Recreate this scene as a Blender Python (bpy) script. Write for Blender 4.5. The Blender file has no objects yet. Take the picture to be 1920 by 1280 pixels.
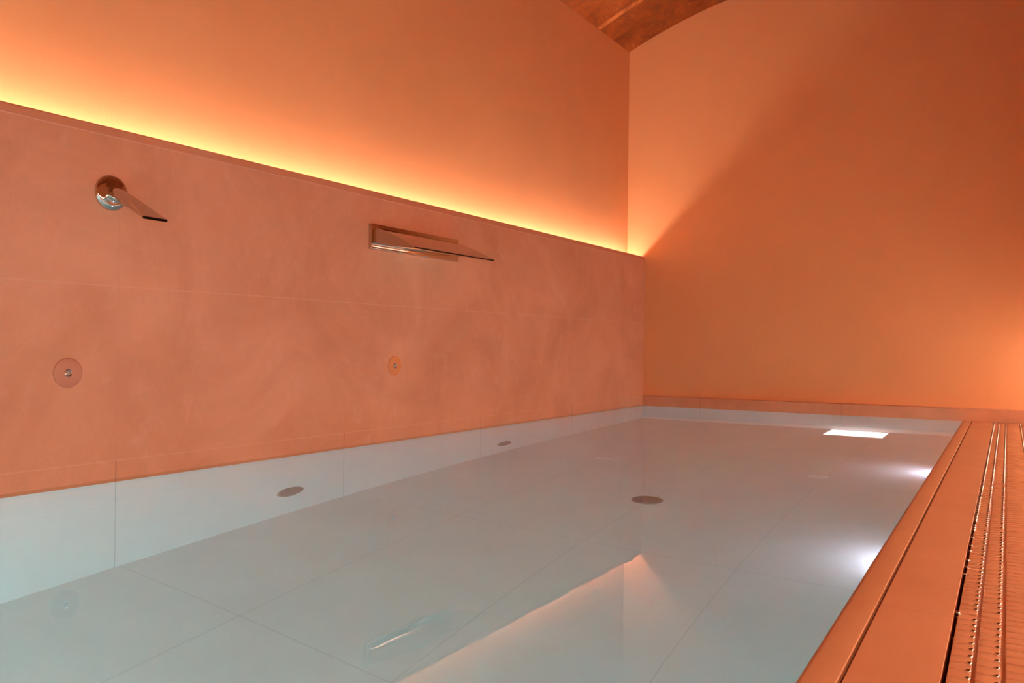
import bpy, bmesh, math, random
from mathutils import Vector, Matrix
S = bpy.context.scene
COL = S.collection
random.seed(3)

# ------------------------------------------------------------------ camera
cam = bpy.data.cameras.new('camera'); camo = bpy.data.objects.new('camera', cam); COL.objects.link(camo)
yaw, pitch, roll = 0.54408, 0.003256, 0.011546
fw = Vector((-math.sin(yaw)*math.cos(pitch), math.cos(yaw)*math.cos(pitch), math.sin(pitch)))
rt = Vector((math.cos(yaw), math.sin(yaw), 0)); up = rt.cross(fw)
r2 = rt*math.cos(roll) + up*math.sin(roll); u2 = r2.cross(fw)
M = Matrix((r2, u2, -fw)).transposed().to_4x4(); M.translation = Vector((3.0785, 0, .56))
camo.matrix_world = M
cam.sensor_width = 36; cam.lens = 1600/1920*36; cam.clip_start = .02
S.camera = camo

# ------------------------------------------------------------------ world, view
w = bpy.data.worlds.new('world'); S.world = w; w.use_nodes = True
w.node_tree.nodes['Background'].inputs[0].default_value = (1, .6, .35, 1)
w.node_tree.nodes['Background'].inputs[1].default_value = .02
S.view_settings.view_transform = 'Standard'; S.view_settings.look = 'None'
S.view_settings.gamma = 1; S.view_settings.use_curve_mapping = False
S.view_settings.exposure = 1.75
S.cycles.max_bounces = 14; S.cycles.diffuse_bounces = 5; S.cycles.transmission_bounces = 8
S.cycles.sample_clamp_indirect = 10.0
S.cycles.blur_glossy = 0.1

# lamp levels, added fill lamps and the floor glow patch included
COVE, LOWS, POOL, PATCH = 18.5, 37.0, 27.0, .9
C_COVE = (1, .77, .60, 1); C_LOW = (1, .66, .46, 1); C_POOL = (.93, .80, 1, 1); C_END = (1, .985, .98, 1); ENDL = 128.0

# ------------------------------------------------------------------ dimensions
YN, YF = -2.4, 7.455           # near end of the room, pool end at x = 0
YP = -1.6                      # near end of the pool
def yrim(x): return YF + .0347*x           # pool side of the back ledge
def ywall(x): return 7.475 + .09*x         # back wall
def ux(u, y): return u - .0173*y           # the deck runs slightly askew
ZT = 1.392                     # top of the stone cladding
XU = -.172                     # upper left wall face
XR = 4.05                      # right wall
def zfloor(y): return -1.35 + .0169*y

# ------------------------------------------------------------------ helpers
def tag(o, label=None, cat=None, group=None, kind=None):
    if label: o['label'] = label
    if cat: o['category'] = cat
    if group: o['group'] = group
    if kind: o['kind'] = kind
    return o
def link(name, bm, mat, parent=None, smooth=False, recalc=True):
    if recalc: bmesh.ops.recalc_face_normals(bm, faces=bm.faces)
    me = bpy.data.meshes.new(name); bm.to_mesh(me); bm.free()
    if smooth:
        for p in me.polygons: p.use_smooth = True
    for m in (mat if isinstance(mat, (list, tuple)) else [mat]): me.materials.append(m)
    o = bpy.data.objects.new(name, me); COL.objects.link(o)
    if parent: o.parent = parent
    return o
def empty(name, loc):
    o = bpy.data.objects.new(name, None); o.location = loc; o.empty_display_size = .05; COL.objects.link(o); return o
def hexa(bm, pts):
    """pts: 4 bottom (ccw) + 4 top"""
    v = [bm.verts.new(p) for p in pts]
    for f in ((0,3,2,1),(4,5,6,7),(0,1,5,4),(1,2,6,5),(2,3,7,6),(3,0,4,7)): bm.faces.new([v[i] for i in f])
    return v
def box(bm, a, b):
    x0,y0,z0 = a; x1,y1,z1 = b
    return hexa(bm, [(x0,y0,z0),(x1,y0,z0),(x1,y1,z0),(x0,y1,z0),(x0,y0,z1),(x1,y0,z1),(x1,y1,z1),(x0,y1,z1)])
def bevel(bm, r, seg=2, geom=None):
    bmesh.ops.bevel(bm, geom=geom or bm.edges[:], offset=r, segments=seg, affect='EDGES', profile=.5, clamp_overlap=True)
def quad(bm, *p): return bm.faces.new([bm.verts.new(q) for q in p])
def smooth_by_angle(o, a=35):
    for p in o.data.polygons: p.use_smooth = True
    o.data.set_sharp_from_angle(angle=math.radians(a))
def lathe(bm, prof, axis_o, ax='X', n=48, sgn=1):
    """prof: list of (r, h) ; spun about the axis through axis_o"""
    rings = []
    for r, h in prof:
        ring = []
        for k in range(n):
            t = 2*math.pi*k/n; c, s = r*math.cos(t), r*math.sin(t)
            if ax == 'X': p = (axis_o[0]+sgn*h, axis_o[1]+c, axis_o[2]+s)
            else: p = (axis_o[0]+c, axis_o[1]+s, axis_o[2]+h)
            ring.append(bm.verts.new(p))
        rings.append(ring)
    for a, b in zip(rings, rings[1:]):
        for k in range(n):
            bm.faces.new((a[k], a[(k+1)%n], b[(k+1)%n], b[k]))
    for ring in (rings[0], rings[-1]):
        if len(ring) > 2: bm.faces.new(ring)

# ------------------------------------------------------------------ materials
def newmat(name):
    m = bpy.data.materials.new(name); m.use_nodes = True
    nt = m.node_tree; b = nt.nodes['Principled BSDF']; return m, nt, b
def simple(name, col, rough=.5, metal=0, spec=.5, emit=None, es=0):
    m, nt, b = newmat(name)
    b.inputs['Base Color'].default_value = (*col, 1); b.inputs['Roughness'].default_value = rough
    b.inputs['Metallic'].default_value = metal; b.inputs['Specular IOR Level'].default_value = spec
    if emit: b.inputs['Emission Color'].default_value = emit; b.inputs['Emission Strength'].default_value = es
    return m
def node(nt, t, **kw):
    n = nt.nodes.new(t)
    for k, v in kw.items(): setattr(n, k, v)
    return n
def mth(nt, op, a, b=None, c=None):
    n = node(nt, 'ShaderNodeMath', operation=op)
    for i, v in enumerate((a, b, c)):
        if v is None: continue
        if isinstance(v, (int, float)): n.inputs[i].default_value = v
        else: nt.links.new(v, n.inputs[i])
    return n.outputs[0]
def mixc(nt, f, a, b):
    n = node(nt, 'ShaderNodeMix', data_type='RGBA')
    for s, v in ((0, f), (6, a), (7, b)):
        if isinstance(v, (int, float)): n.inputs[s].default_value = v
        elif isinstance(v, tuple): n.inputs[s].default_value = (*v, 1) if len(v) == 3 else v
        else: nt.links.new(v, n.inputs[s])
    return n.outputs[2]
def noise(nt, scale, detail=4, rough=.5, vec=None, dist=0):
    n = node(nt, 'ShaderNodeTexNoise'); n.inputs['Scale'].default_value = scale
    n.inputs['Detail'].default_value = detail; n.inputs['Roughness'].default_value = rough; n.inputs['Distortion'].default_value = dist
    if vec is not None: nt.links.new(vec, n.inputs['Vector'])
    return n.outputs['Fac']
def ramp(nt, fac, p0, p1):
    n = node(nt, 'ShaderNodeMapRange'); n.clamp = True
    nt.links.new(fac, n.inputs[0]); n.inputs[1].default_value = p0; n.inputs[2].default_value = p1
    return n.outputs[0]
def pos(nt):
    g = node(nt, 'ShaderNodeNewGeometry'); s = node(nt, 'ShaderNodeSeparateXYZ'); nt.links.new(g.outputs['Position'], s.inputs[0])
    return g.outputs['Position'], s.outputs
def joint(nt, coord, start, pitch, width):
    """1 on the joint lines start + k*pitch"""
    a = mth(nt, 'SUBTRACT', coord, start); a = mth(nt, 'DIVIDE', a, pitch); a = mth(nt, 'ADD', a, .5)
    a = mth(nt, 'FRACT', a); a = mth(nt, 'SUBTRACT', a, .5); a = mth(nt, 'ABSOLUTE', a)
    return mth(nt, 'LESS_THAN', a, width/2/pitch)
def bump(nt, b, h, strength, dist=.01):
    n = node(nt, 'ShaderNodeBump'); n.inputs['Strength'].default_value = strength; n.inputs['Distance'].default_value = dist
    nt.links.new(h, n.inputs['Height']); nt.links.new(n.outputs[0], b.inputs['Normal'])

def m_plaster():
    m, nt, b = newmat('plaster'); p, xyz = pos(nt)
    c = mixc(nt, ramp(nt, noise(nt, 1.3, 5, .6, p), .3, .7), (.83, .405, .19), (.87, .435, .21))
    nt.links.new(c, b.inputs['Base Color']); b.inputs['Roughness'].default_value = .75; b.inputs['Specular IOR Level'].default_value = .25
    bump(nt, b, noise(nt, 60, 4, .6, p), .12, .004); return m
def m_cladding():
    m, nt, b = newmat('stone_cladding'); p, xyz = pos(nt)
    f1 = ramp(nt, noise(nt, 1.7, 6, .62, p, .6), .32, .68)
    c = mixc(nt, f1, (.64, .29, .168), (.77, .38, .24))
    f2 = ramp(nt, noise(nt, 9, 5, .65, p, 1.2), .55, .75)
    c = mixc(nt, mth(nt, 'MULTIPLY', f2, .35), c, (.80, .45, .34))
    f3 = ramp(nt, noise(nt, 170, 2, .5, p), .56, .72)
    c = mixc(nt, mth(nt, 'MULTIPLY', f3, .22), c, (.45, .22, .15))
    jy = joint(nt, xyz[1], 2.078, 1.3125, .004)
    c = mixc(nt, mth(nt, 'MULTIPLY', jy, .13), c, (.50, .22, .16))
    jl = mth(nt, 'MULTIPLY', jy, mth(nt, 'LESS_THAN', xyz[2], .085))
    c = mixc(nt, mth(nt, 'MULTIPLY', jl, .75), c, (.16, .08, .06))
    jz = mth(nt, 'COMPARE', xyz[2], .771, .0022); c = mixc(nt, mth(nt, 'MULTIPLY', jz, .45), c, (.80, .46, .34))
    jz = mth(nt, 'COMPARE', xyz[2], .083, .0022); c = mixc(nt, mth(nt, 'MULTIPLY', jz, .4), c, (.80, .46, .34))
    cap = mth(nt, 'GREATER_THAN', xyz[2], 1.359); c = mixc(nt, mth(nt, 'MULTIPLY', cap, .5), c, (.62, .22, .11))
    jc_ = mth(nt, 'COMPARE', xyz[2], 1.356, .003); c = mixc(nt, mth(nt, 'MULTIPLY', jc_, .5), c, (.88, .52, .42))
    # water line stain
    st = mth(nt, 'LESS_THAN', xyz[2], .012); c = mixc(nt, mth(nt, 'MULTIPLY', st, .45), c, (.40, .18, .08))
    nt.links.new(c, b.inputs['Base Color']); b.inputs['Roughness'].default_value = .55; b.inputs['Specular IOR Level'].default_value = .3
    bump(nt, b, noise(nt, 120, 3, .6, p), .1, .003); return m
def m_tile(name, c0, c1, rough, jx=None, jy=None, jc=(.4,.2,.12), js=.6, askew=0, spec=.4, w=.003):
    m, nt, b = newmat(name); p, xyz = pos(nt)
    c = mixc(nt, ramp(nt, noise(nt, 3.0, 5, .6, p), .3, .7), c0, c1)
    sp = ramp(nt, noise(nt, 260, 2, .5, p), .58, .74); c = mixc(nt, mth(nt, 'MULTIPLY', sp, .15), c, tuple(v*.5 for v in c0))
    if jy: c = mixc(nt, mth(nt, 'MULTIPLY', joint(nt, xyz[1], jy[0], jy[1], w), js), c, jc)
    if jx: c = mixc(nt, mth(nt, 'MULTIPLY', joint(nt, xyz[0], jx[0], jx[1], w), js), c, jc)
    nt.links.new(c, b.inputs['Base Color']); b.inputs['Roughness'].default_value = rough; b.inputs['Specular IOR Level'].default_value = spec
    bump(nt, b, noise(nt, 90, 3, .6, p), .08, .003); return m
def m_vault():
    m, nt, b = newmat('vault_brick'); p, xyz = pos(nt)
    f = ramp(nt, noise(nt, 2.6, 7, .7, p, 1.0), .35, .65)
    c = mixc(nt, f, (.13, .022, .003), (.46, .115, .02))
    f2 = ramp(nt, noise(nt, 14, 5, .7, p), .60, .72); c = mixc(nt, mth(nt, 'MULTIPLY', f2, .6), c, (.80, .36, .14))
    jl = joint(nt, xyz[1], .98, 1.45, .06); c = mixc(nt, mth(nt, 'MULTIPLY', jl, mth(nt, 'MULTIPLY', f, .9)), c, (.85, .33, .10))
    nt.links.new(c, b.inputs['Base Color'])
    r = mth(nt, 'MULTIPLY_ADD', f, .2, .32); nt.links.new(r, b.inputs['Roughness'])
    bump(nt, b, noise(nt, 9, 6, .7, p), .5, .03); return m
def m_water():
    m = bpy.data.materials.new('water'); m.use_nodes = True; nt = m.node_tree; nt.nodes.clear()
    out = node(nt, 'ShaderNodeOutputMaterial'); g = node(nt, 'ShaderNodeBsdfGlass'); g.inputs['IOR'].default_value = 1.333
    g.inputs['Roughness'].default_value = 0.0
    bp = node(nt, 'ShaderNodeBump'); bp.inputs['Strength'].default_value = .013; bp.inputs['Distance'].default_value = .01
    p, xyz = pos(nt); nt.links.new(noise(nt, 9, 2, .4, p), bp.inputs['Height']); nt.links.new(bp.outputs[0], g.inputs['Normal'])
    va = node(nt, 'ShaderNodeVolumeAbsorption'); va.inputs['Color'].default_value = (.40, .88, .92, 1); va.inputs['Density'].default_value = .18
    nt.links.new(g.outputs[0], out.inputs[0]); nt.links.new(va.outputs[0], out.inputs[1]); return m
PLASTER = m_plaster(); CLAD = m_cladding(); VAULT = m_vault(); WATER = m_water()
COPING = m_tile('coping_stone', (.60, .275, .14), (.68, .33, .175), .42, jy=(2.0, 1.0))
DECK = m_tile('deck_tile', (.60, .255, .13), (.67, .30, .16), .45, jy=(2.0, 1.0))
GRATE = m_tile('grating_ceramic', (.60, .255, .13), (.67, .30, .16), .2, spec=.6)
WET = simple('wet_ceramic', (.70, .36, .22), .06, spec=.9)
BASIN = m_tile('basin_tile', (.75, .765, .75), (.81, .82, .805), .45, jx=(.69, .69), jy=(2.10, 1.345), jc=(.30,.34,.34), js=.26, w=.005)
BASINW = m_tile('basin_wall_tile', (.84, .84, .82), (.89, .89, .87), .45, jy=(2.078, 1.3125), jc=(.35,.38,.38), js=.4, w=.005)
CHROME = simple('polished_steel', (.60, .54, .49), .07, 1)
STEEL = simple('brushed_steel', (.42, .43, .43), .32, 1)
GREY = simple('grille_grey', (.25, .26, .25), .5)
WHITEP = simple('white_plastic', (.96, .96, .95), .35)
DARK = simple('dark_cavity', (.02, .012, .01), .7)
DISC = simple('stone_disc', (.52, .19, .11), .3)
DISC2 = simple('orange_stone_disc', (.74, .26, .08), .3)
ALU = simple('aluminium_profile', (.7, .68, .66), .4, 1)
L_COVE = simple('lit_cove_diffuser', (.9,.9,.9), .5, emit=C_COVE, es=COVE)
L_LOW = simple('added_low_diffuser', (.9,.9,.9), .5, emit=C_LOW, es=LOWS)  # glow of the added fill strip on the right
L_POOL = simple('lit_pool_lens', (.9,.9,.9), .4, emit=C_POOL, es=POOL)
L_END = simple('added_end_lens', (.9,.9,.9), .4, emit=C_END, es=ENDL)  # glow of the added lamps at the near pool end
L_PATCH = simple('lit_glow_patch', (.9,.9,.9), .4, emit=(1, .93, .95, 1), es=PATCH)  # glow standing in for a bright patch on the pool floor

# ------------------------------------------------------------------ structure
ye = 8.1
bm = bmesh.new(); box(bm, (XU-.25, YN, -1.6), (XU, ye, 3.9))
tag(link('wall_left', bm, PLASTER), 'orange plastered upper wall above the stone cladding on the left', 'wall', kind='structure')
# cladding: front face on x = 0, built up to the recess of the lamp channel
bm = bmesh.new(); yb = 7.52
prof = [(XU, -.006), (0, -.006), (0, 1.357), (-.002, 1.3585), (-.002, 1.3595), (0, 1.361), (0, ZT-.006), (-.002, ZT-.002), (-.006, ZT), (-.030, ZT), (-.034, ZT-.004), (-.034, 1.285), (XU, 1.285)]
a = [bm.verts.new((x, YN, z)) for x, z in prof]; b_ = [bm.verts.new((x, yb, z)) for x, z in prof]
for i in range(len(prof)):
    j = (i+1) % len(prof); bm.faces.new((a[i], a[j], b_[j], b_[i]))
bm.faces.new(a); bm.faces.new(b_)
tag(link('trim_1', bm, CLAD), 'terracotta stone cladding of large slabs along the left side of the pool', 'wall cladding', kind='structure')
# back wall
bm = bmesh.new(); x0, x1 = XU-.2, XR+.2
hexa(bm, [(x0, ywall(x0), -1.6), (x1, ywall(x1), -1.6), (x1, ywall(x1)+.25, -1.6), (x0, ywall(x0)+.25, -1.6),
          (x0, ywall(x0), 4.3), (x1, ywall(x1), 4.3), (x1, ywall(x1)+.25, 4.3), (x0, ywall(x0)+.25, 4.3)])
tag(link('wall_back', bm, PLASTER), 'orange plastered end wall behind the far end of the pool', 'wall', kind='structure')
bm = bmesh.new(); box(bm, (XR, YN, -.3), (XR+.2, ye, 3.9))
tag(link('wall_right', bm, PLASTER), 'orange plastered wall on the right of the deck', 'wall', kind='structure')
bm = bmesh.new(); box(bm, (XU-.25, YN-.2, -1.6), (XR+.2, YN, 4.3))
tag(link('wall_front', bm, PLASTER), 'orange plastered wall behind the viewer', 'wall', kind='structure')
# barrel vault
bm = bmesh.new(); R = 4.7; cx = 1.93; cz = 3.335 - math.sqrt(R*R-(cx-XU)**2); N = 48
xa, xb = XU-.2, XR+.15; rows = []
for y in (YN-.1, ye+.1):
    lo = []; hi = []
    for k in range(N+1):
        x = xa+(xb-xa)*k/N; z = cz+math.sqrt(R*R-(x-cx)**2); lo.append(bm.verts.new((x, y, z))); hi.append(bm.verts.new((x, y, z+.15)))
    rows.append((lo, hi))
(l0, h0), (l1, h1) = rows
for k in range(N):
    bm.faces.new((l0[k], l0[k+1], l1[k+1], l1[k])); bm.faces.new((h0[k], h1[k], h1[k+1], h0[k+1]))
    bm.faces.new((l0[k], h0[k], h0[k+1], l0[k+1])); bm.faces.new((l1[k], l1[k+1], h1[k+1], h1[k]))
bm.faces.new((l0[0], l1[0], h1[0], h0[0])); bm.faces.new((l0[N], h0[N], h1[N], l1[N]))
tag(link('ceiling', bm, VAULT, smooth=False), 'dark brown old brick barrel vault above the pool', 'ceiling', kind='structure')

# unseen bench added along the right wall to carry the fill strip
bm = bmesh.new(); box(bm, (3.55, YN, 0.0), (XR+.1, 7.9, .47)); bevel(bm, .006, 2)
tag(link('trim_5', bm, CLAD), 'added unseen terracotta stone bench along the right wall', 'bench', kind='structure')
# back ledge
bm = bmesh.new(); x0, x1, zr = XU, XR, .095
pl = [(x0, yrim(x0)), (x1, yrim(x1)), (x1, ywall(x1)+.05), (x0, ywall(x0)+.05)]
hexa(bm, [(x, y, -.004) for x, y in pl] + [(x, y, zr) for x, y in pl]); bevel(bm, .004, 2)
LEDGE = m_tile('ledge_stone', (.64, .30, .17), (.74, .37, .23), .3, jx=(1.75, 1.2), js=.5, w=.005)
tag(link('trim_2', bm, LEDGE), 'low terracotta stone ledge along the foot of the end wall', 'ledge', kind='structure')

# pool basin: walls and sloping floor
UE = 2.775
bm = bmesh.new()
def yl(x): return yrim(x)
xr = lambda y: ux(UE+.012, y)
quad(bm, (0, YP, zfloor(YP)), (0, yl(0), zfloor(yl(0))), (0, yl(0), -.0045), (0, YP, -.0045))
xe = xr(yl(2.65))
quad(bm, (0, yl(0), zfloor(yl(0))), (xe, yl(xe), zfloor(yl(xe))), (xe, yl(xe), -.0045), (0, yl(0), -.0045))
quad(bm, (xr(YP), YP, zfloor(YP)), (xr(YP), YP, -.0045), (xe, yl(xe), -.0045), (xe, yl(xe), zfloor(yl(xe))))
quad(bm, (0, YP, zfloor(YP)), (0, YP, -.0045), (xr(YP), YP, -.0045), (xr(YP), YP, zfloor(YP)))
tag(link('pool_basin', bm, BASINW, recalc=False), 'pale tiled pool walls seen below the waterline', 'pool', kind='structure')
bm = bmesh.new()
quad(bm, (-.02, YP-.02, zfloor(YP)), (xr(YP)+.02, YP-.02, zfloor(YP)), (xe+.02, yl(xe)+.02, zfloor(yl(xe))), (-.02, yl(0)+.02, zfloor(yl(0))))
tag(link('pool_floor', bm, BASIN, recalc=False), 'pale tiled bottom of the pool with thin dark joints', 'pool floor', kind='structure')

# water
bm = bmesh.new(); e = .006
hexa(bm, [(-e, YP-e, -1.45), (xr(YP)+e, YP-e, -1.45), (xe+e, yl(xe)+e, -1.45), (-e, yl(0)+e, -1.45),
          (-e, YP-e, 0), (xr(YP)+e, YP-e, 0), (xe+e, yl(xe)+e, 0), (-e, yl(0)+e, 0)])
tag(link('pool_water', bm, WATER), 'still clear pool water filled to the brim, mirroring the glowing wall', 'water', kind='stuff')

# coping and deck
def strip(bm, u0, u1, z0, z1, y0=YN, y1=None):
    y1a = y1 if y1 is not None else yrim(ux(u0, 7.5)); y1b = y1 if y1 is not None else yrim(ux(u1, 7.5))
    return hexa(bm, [(ux(u0,y0),y0,z0),(ux(u1,y0),y0,z0),(ux(u1,y1b),y1b,z0),(ux(u0,y1a),y1a,z0),
                     (ux(u0,y0),y0,z1),(ux(u1,y0),y0,z1),(ux(u1,y1b),y1b,z1),(ux(u0,y1a),y1a,z1)])
bm = bmesh.new(); prof = [(UE, -.03), (UE, -.004), (UE+.0015, .0005), (UE+.005, .0035), (UE+.011, .005), (2.830, .0058), (2.8345, .0052), (2.8358, .0015), (2.8435, .0015), (2.8435, -.03)]
ya, yb2 = YN, yrim(2.65)
a = [bm.verts.new((ux(u,ya), ya, z)) for u, z in prof]; b_ = [bm.verts.new((ux(u,yb2), yb2, z)) for u, z in prof]
for i in range(len(prof)):
    j = (i+1) % len(prof); bm.faces.new((a[i], a[j], b_[j], b_[i]))
bm.faces.new(a); bm.faces.new(b_)
GROUT = simple('brown_grout', (.24, .085, .03), .8)
o = link('trim_3', bm, [COPING, GROUT]); smooth_by_angle(o, 50)
for p_ in o.data.polygons:
    if abs(p_.center.z-.0015) < 1e-4: p_.material_index = 1
tag(o, 'narrow rounded terracotta coping along the right edge of the pool', 'coping', kind='structure')
bm = bmesh.new(); strip(bm, 2.8435, 2.984, -.2, .004); bevel(bm, .0006, 1)
tag(link('trim_4', bm, DECK), 'smooth terracotta tile band between the coping and the overflow gutter', 'tile border', kind='structure')
bm = bmesh.new(); strip(bm, 3.262, XR+.25, -.2, .004)
# channel under the gratings
strip(bm, 2.984, 3.262, -.2, -.09)
o = link('floor', bm, DECK)
tag(o, 'terracotta tiled deck on the right beyond the gutter gratings', 'floor', kind='structure')

# ------------------------------------------------------------------ gutter gratings, one per metre
rowsU = [(2.992, 3.0275), (3.034, 3.0705), (3.079, 3.163), (3.171, 3.258)]
glabels = ['nearest terracotta slotted gutter grating, cut off by the lower right corner of the photo',
           'second terracotta slotted gutter grating from the lower right corner of the photo',
           'third terracotta slotted gutter grating from the lower right corner of the photo',
           'terracotta slotted gutter grating midway along the deck, fourth from the front',
           'terracotta slotted gutter grating two pieces short of the end wall ledge, under the brightest glints',
           'terracotta slotted gutter grating next to last before the end wall ledge',
           'short farthest terracotta slotted gutter grating, touching the end wall ledge']
for k in range(7):
    y0 = 1.04 + k; y1 = min(y0+1, 7.53); g = .004
    t = empty('gutter_grating', (ux(3.12, (y0+y1)/2), (y0+y1)/2, -.03))
    tag(t, glabels[k], 'gutter grating', 'slotted gratings over the overflow gutter')
    inv = -Vector(t.location)
    for ri, (ua, ub) in enumerate(rowsU):
        bm = bmesh.new(); n = max(1, round((y1-y0)/.04)); pt = (y1-y0)/n
        for j in range(n):
            c0 = y0+j*pt+.0014 + (g if j == 0 else 0); c1 = y0+(j+1)*pt-.0014
            zt = .003+random.uniform(-.0005, .0005)
            ps = [(ux(ua,c0),c0), (ux(ub,c0),c0), (ux(ub,c1),c1), (ux(ua,c1),c1)]
            tb = bmesh.new(); hexa(tb, [(x,y,-.022) for x,y in ps]+[(x,y,zt) for x,y in ps])
            ed = [e_ for e_ in tb.edges if all(v.co.z > 0 for v in e_.verts)]
            bmesh.ops.bevel(tb, geom=ed, offset=.0018, segments=2, affect='EDGES', profile=.5)
            me_ = bpy.data.meshes.new('tmp'); tb.to_mesh(me_); tb.free(); bm.from_mesh(me_); bpy.data.meshes.remove(me_)
            # steel bead at the slot end, added to imitate glints of water drops
            for ue in ([ub-.004] if j else []) + ([ua-.001] if ri == 0 and random.random() < (y0+j*pt-1.6)/2.5 else []):
                cy = y0+j*pt
                rs_ = []
                for q in range(5):
                    ph = q/4*math.pi/2*.98; rr = .0044*math.cos(ph); zz = .0028+.0038*math.sin(ph)
                    rs_.append([bm.verts.new((ux(ue,cy)+1.3*rr*math.cos(2*math.pi*i_/10), cy+rr*math.sin(2*math.pi*i_/10), zz)) for i_ in range(10)])
                for A_, B_ in zip(rs_, rs_[1:]):
                    for i_ in range(10): bm.faces.new((A_[i_], A_[(i_+1)%10], B_[(i_+1)%10], B_[i_])).material_index = 1
                bm.faces.new(rs_[0]); bm.faces.new(rs_[-1]).material_index = 1
        # carrying bar under the row
        um = (ua+ub)/2; y0g, y1g = y0+g/2, y1-g/2
        hexa(bm, [(ux(um-.014,y0g),y0g,-.03),(ux(um+.014,y0g),y0g,-.03),(ux(um+.014,y1g),y1g,-.03),(ux(um-.014,y1g),y1g,-.03),
                  (ux(um-.014,y0g),y0g,-.005),(ux(um+.014,y0g),y0g,-.005),(ux(um+.014,y1g),y1g,-.005),(ux(um-.014,y1g),y1g,-.005)])
        bmesh.ops.translate(bm, verts=bm.verts, vec=inv)
        o = link('slat_row', bm, [GRATE, CHROME], t); smooth_by_angle(o, 50)
    for ua, ub in ((3.0265, 3.035), (3.0695, 3.080), (3.162, 3.172)):
        bm = bmesh.new(); ya_, yb_ = y0+g/2, y1-g/2
        hexa(bm, [(ux(ua,ya_),ya_,-.022),(ux(ub,ya_),ya_,-.022),(ux(ub,yb_),yb_,-.022),(ux(ua,yb_),yb_,-.022),
                  (ux(ua,ya_),ya_,-.0035),(ux(ub,ya_),ya_,-.0035),(ux(ub,yb_),yb_,-.0035),(ux(ua,yb_),yb_,-.0035)])
        bmesh.ops.translate(bm, verts=bm.verts, vec=inv); link('web', bm, GRATE, t)
    # cross ties that rest on the channel
    for yy in (y0+.08, y1-.08):
        bm = bmesh.new()
        box(bm, (ux(2.984, yy), yy-.006, -.09), (ux(3.262, yy), yy+.006, -.028))
        bmesh.ops.translate(bm, verts=bm.verts, vec=inv)
        link('cross_tie', bm, GRATE, t)

# ------------------------------------------------------------------ LED strips
def led(name, label, x, z, y0, y1, mat, rot, group=None, W=.009):
    t = tag(empty(name, (x, (y0+y1)/2, z)), label, 'light strip', group)
    L = (y1-y0)/2
    def prof_mesh(pr):
        bm = bmesh.new(); c, s = math.cos(rot), math.sin(rot)
        a = [bm.verts.new((px*c-pz*s, -L, px*s+pz*c)) for px, pz in pr]; b2 = [bm.verts.new((px*c-pz*s, L, px*s+pz*c)) for px, pz in pr]
        for i in range(len(pr)):
            j = (i+1) % len(pr); bm.faces.new((a[i], a[j], b2[j], b2[i]))
        bm.faces.new(a); bm.faces.new(b2); return bm
    link('profile', prof_mesh([(-W-.002,0),(W+.002,0),(W+.002,.012),(W,.012),(W,.002),(-W,.002),(-W,.012),(-W-.002,.012)]), ALU, t)
    link('diffuser', prof_mesh([(-W+.0002,.0025),(W-.0002,.0025),(W-.0002,.0095),(W*.7,.0125),(0,.0140),(-W*.7,.0125),(-W+.0002,.0095)]), mat, t)
    return t
led('light_strip', 'warm glowing light strip hidden behind the top of the stone cladding', -.116, 1.291, YN+.05, 7.44, L_COVE, 0, W=.017)
led('light_strip', 'added unseen warm light strip along the bench front beyond the gutter gratings', 3.55, .42, YN+.05, 7.76, L_LOW, math.pi/2)  # added out of view to fill the room from the right

# ------------------------------------------------------------------ round spout
def loft(bm, secs, cap=True):
    rs = [[bm.verts.new(p) for p in s] for s in secs]; n = len(rs[0])
    for a, b2 in zip(rs, rs[1:]):
        for k in range(n): bm.faces.new((a[k], a[(k+1)%n], b2[(k+1)%n], b2[k]))
    if cap: bm.faces.new(rs[0]); bm.faces.new(rs[-1])
    return rs
t = tag(empty('wall_spout', (0, 2.042, 1.134)), 'polished steel round wall spout with a flattened mouth, above the nearer wall nozzle', 'water spout')
bm = bmesh.new()
lathe(bm, [(.070, 0), (.070, .004), (.067, .010), (.058, .0155), (.045, .019), (.034, .021), (.030, .024), (.0, .024)][:-1], (0, 0, 0))
o = link('flange', bm, CHROME, t); smooth_by_angle(o, 40)
bm = bmesh.new(); secs = []; NS = 22
for k in range(NS+1):
    s = k/NS; x = .015 + .258*s
    zc = -.002 - .118*(s**1.15)
    f = s*s*(3-2*s)
    hw = .030 + (.0535-.030)*max(0, (s-.25)/.75)**1.1; hh = .030*(1-f) + .0058*f
    ex = 2 + 5*f
    ring = []
    for j in range(40):
        a_ = 2*math.pi*j/40; c, s2 = math.cos(a_), math.sin(a_)
        yy = hw*math.copysign(abs(c)**(2/ex), c); zz = hh*math.copysign(abs(s2)**(2/ex), s2)
        ring.append((x, yy, zc+zz))
    secs.append(ring)
# hollow mouth
last = secs[-1]
def shrink(r, d, dx): 
    zc_ = sum(p[2] for p in r)/len(r)
    return [(p[0]+dx, p[1]*(1-d/.0535), zc_+(p[2]-zc_)*(1-d/.0058)) for p in r]
inner0 = shrink(last, .0013, 0); inner1 = shrink(last, .0013, -.03)
inner1 = [(p[0], p[1]*.82, p[2]+.0155) for p in inner1]
rs = loft(bm, secs+[inner0, inner1], cap=False); bm.faces.new(rs[0]); bm.faces.new(rs[-1])
o = link('spout', bm, [CHROME, DARK], t); smooth_by_angle(o, 40)
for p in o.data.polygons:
    if p.index >= (NS+1)*40: p.material_index = 1

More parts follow.
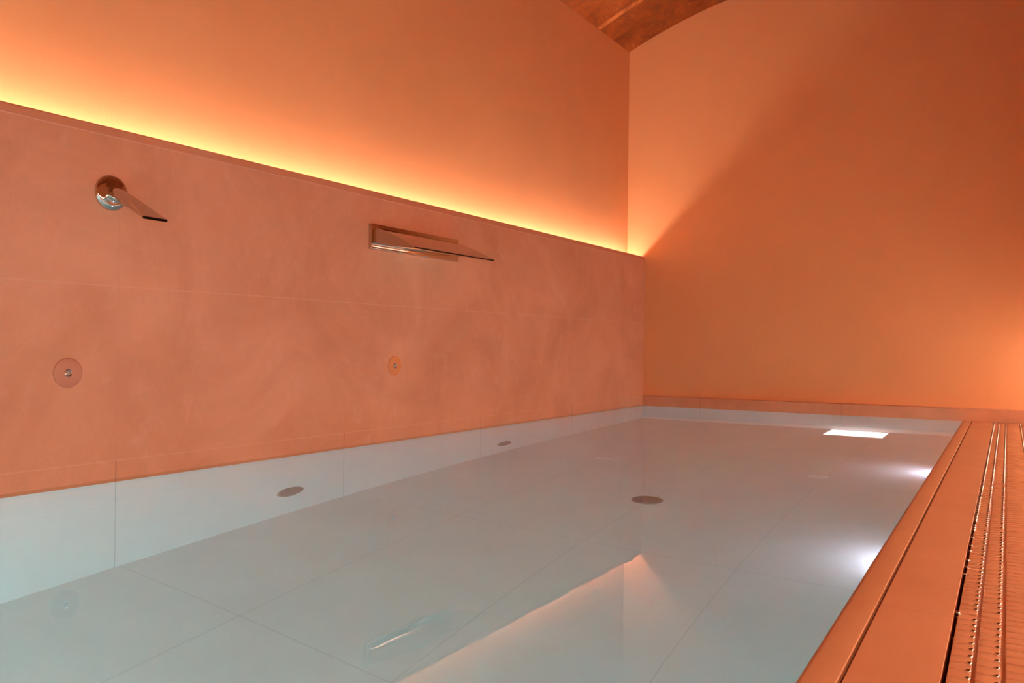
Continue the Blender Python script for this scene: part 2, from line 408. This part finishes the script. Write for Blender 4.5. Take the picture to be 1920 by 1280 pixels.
# ------------------------------------------------------------------ waterfall blade
t = tag(empty('waterfall_blade', (0, 3.98, 1.139)), 'wide polished steel waterfall blade spout on a rectangular wall plate', 'waterfall spout')
bm = bmesh.new(); box(bm, (0, -.415, -.069), (.022, .415, .069)); bevel(bm, .004, 3)
o = link('wall_plate', bm, CHROME, t); smooth_by_angle(o, 40)
bm = bmesh.new(); secs = []; NS = 20
for k in range(NS+1):
    s = k/NS; x = .018 + .282*s
    top = .050 - .118*s**1.25; 
    bot = -.030 - .047*s - .006*math.sin(math.pi*s)
    bot = min(bot, top-.006)
    hw = .392 - .008*math.sin(math.pi*s)
    ring = [(x, -hw, bot), (x, hw, bot), (x, hw, top-.002), (x, hw-.003, top), (x, -hw+.003, top), (x, -hw, top-.002)]
    secs.append(ring)
xl = .300
inner0 = [(xl, -.3885, secs[-1][0][2]+.0013), (xl, .3885, secs[-1][0][2]+.0013), (xl, .3885, secs[-1][3][2]-.0018), (xl, .388, secs[-1][3][2]-.0015), (xl, -.388, secs[-1][3][2]-.0015), (xl, -.3885, secs[-1][3][2]-.0018)]
inner1 = [(x-.04, y, z+.010) for x, y, z in inner0]
rs = loft(bm, secs+[inner0, inner1], cap=False); bm.faces.new(rs[0]); bm.faces.new(rs[-1])
o = link('blade', bm, [CHROME, DARK], t); smooth_by_angle(o, 30)
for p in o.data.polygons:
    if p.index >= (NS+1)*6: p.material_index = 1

# ------------------------------------------------------------------ wall nozzles above the water
def nozzle(y, z, label, md):
    t = tag(empty('wall_nozzle', (0, y, z)), label, 'water nozzle', 'round nozzles in the stone cladding')
    bm = bmesh.new(); lathe(bm, [(.056, 0), (.056, .0022), (.0545, .0035), (.050, .0042), (.020, .0046), (.017, .0046)], (0,0,0), n=56)
    o = link('cover_disc', bm, md, t); smooth_by_angle(o, 30)
    bm = bmesh.new(); lathe(bm, [(.0155, .003), (.0155, .007), (.0135, .0085), (.0105, .0080), (.0085, .0055), (.0075, .0035)], (0,0,0), n=40)
    o = link('jet', bm, CHROME, t); smooth_by_angle(o, 40)
    bm = bmesh.new(); lathe(bm, [(.0070, .0036), (.0055, .0062), (.0030, .0075), (.0012, .0080)], (0,0,0), n=24)
    o = link('jet_core', bm, STEEL, t); smooth_by_angle(o, 40)
nozzle(1.875, .433, 'round flush wall nozzle with a steel centre below the round spout', DISC)
nozzle(3.803, .430, 'round flush wall nozzle with a steel centre below the wide waterfall blade', DISC2)

# ------------------------------------------------------------------ underwater fittings
def grille(name, parent_loc, ax, r, label, cat, group, mr, mg, depth=.010):
    t = tag(empty(name, parent_loc), label, cat, group)
    bm = bmesh.new(); lathe(bm, [(r, 0), (r, depth*.6), (r*.94, depth), (r*.84, depth), (r*.82, depth*.55)], (0,0,0), ax, 48)
    o = link('rim', bm, mr, t); smooth_by_angle(o, 40)
    bm = bmesh.new(); n = 9
    for k in range(-n//2+1, n//2+1):
        c = k*r*1.6/n; hl = math.sqrt(max(0, (r*.82)**2-c*c))*.99; hw = r*.055
        if ax == 'X': box(bm, (depth*.5, -hl, c-hw), (depth*.95, hl, c+hw))
        else: box(bm, (-hl, c-hw, depth*.5), (hl, c+hw, depth*.95))
    link('grille', bm, mg, t)
    return t
grille('wall_inlet', (0, 3.01, -.918), 'X', .085, 'grey round inlet grille under water on the left pool wall, the larger nearer one', 'inlet grille', 'round inlets in the left pool wall', GREY, GREY)
grille('wall_inlet', (0, 5.00, -.945), 'X', .085, 'grey round inlet grille under water on the left pool wall, the small far one', 'inlet grille', 'round inlets in the left pool wall', GREY, GREY)
grille('floor_drain', (1.372, 4.21, zfloor(4.21)), 'Z', .083, 'dark grey round drain in the middle of the pool floor', 'drain', None, GREY, GREY)
grille('floor_inlet', (.683, 5.14, zfloor(5.14)), 'Z', .055, 'small white round floor inlet left of the dark floor drain', 'floor inlet', 'white floor inlets', WHITEP, WHITEP)
grille('floor_inlet', (2.022, 5.24, zfloor(5.24)), 'Z', .055, 'small white round floor inlet right of the dark floor drain, towards the deck', 'floor inlet', 'white floor inlets', WHITEP, WHITEP)

# underwater lamps in the right pool wall, facing the pool
def pool_lamp(y, label):
    x = xr(y); z = zfloor(y) + .085
    t = tag(empty('underwater_light', (x, y, z)), label, 'pool light', 'white lights in the right pool wall')
    bm = bmesh.new(); lathe(bm, [(.075, 0), (.075, .006), (.068, .012), (.058, .012), (.055, .004)], (0,0,0), 'X', 40, -1)
    o = link('ring', bm, STEEL, t); smooth_by_angle(o, 40)
    bm = bmesh.new(); lathe(bm, [(.054, .003), (.050, .010), (.035, .015), (.015, .0175), (.004, .018)], (0,0,0), 'X', 32, -1)
    o = link('lens', bm, L_POOL, t); smooth_by_angle(o, 60)
pool_lamp(5.67, 'white underwater light glowing past the far half of the deck edge')
pool_lamp(3.79, 'white underwater light glowing past the near half of the deck edge')
pool_lamp(1.91, 'white underwater light hidden below the coping at the lower right')
pool_lamp(.03, 'white underwater light below the coping beside the viewer')
def added_end_lamp(x, label):  # unseen lamps added to brighten the pool evenly
    t = tag(empty('underwater_light', (x, YP, -.62)), label, 'pool light', 'added unseen lights in the near end wall of the pool')
    bm = bmesh.new(); lathe(bm, [(.11, 0), (.11, .008), (.10, .014), (.090, .014), (.086, .004)], (0,0,0), 'Z', 40); bm.transform(Matrix.Rotation(-math.pi/2, 4, 'X'))
    o = link('ring', bm, STEEL, t); smooth_by_angle(o, 40)
    bm = bmesh.new(); lathe(bm, [(.085, .003), (.078, .012), (.05, .018), (.02, .021), (.004, .0215)], (0,0,0), 'Z', 32); bm.transform(Matrix.Rotation(-math.pi/2, 4, 'X'))
    o = link('lens', bm, L_END, t); smooth_by_angle(o, 60)
added_end_lamp(.75, 'added unseen underwater fill light in the near end wall, on the cladding side')
added_end_lamp(1.95, 'added unseen underwater fill light in the near end wall, on the deck side')
# glowing panel standing in for a bright patch of light by the back wall
t = tag(empty('floor_glow_patch', (1.90, 7.31, zfloor(7.31))), 'added glowing rectangle for the bright patch of light on the pool floor close to the end wall', 'light patch')
bm = bmesh.new(); box(bm, (-.23, -.20, .0), (.23, .20, .010)); bevel(bm, .003, 2); link('patch_border', bm, STEEL, t)
bm = bmesh.new(); box(bm, (-.22, -.19, .006), (.22, .19, .014)); bevel(bm, .003, 2); link('lens', bm, L_PATCH, t)  # lens here is the added glowing sheet
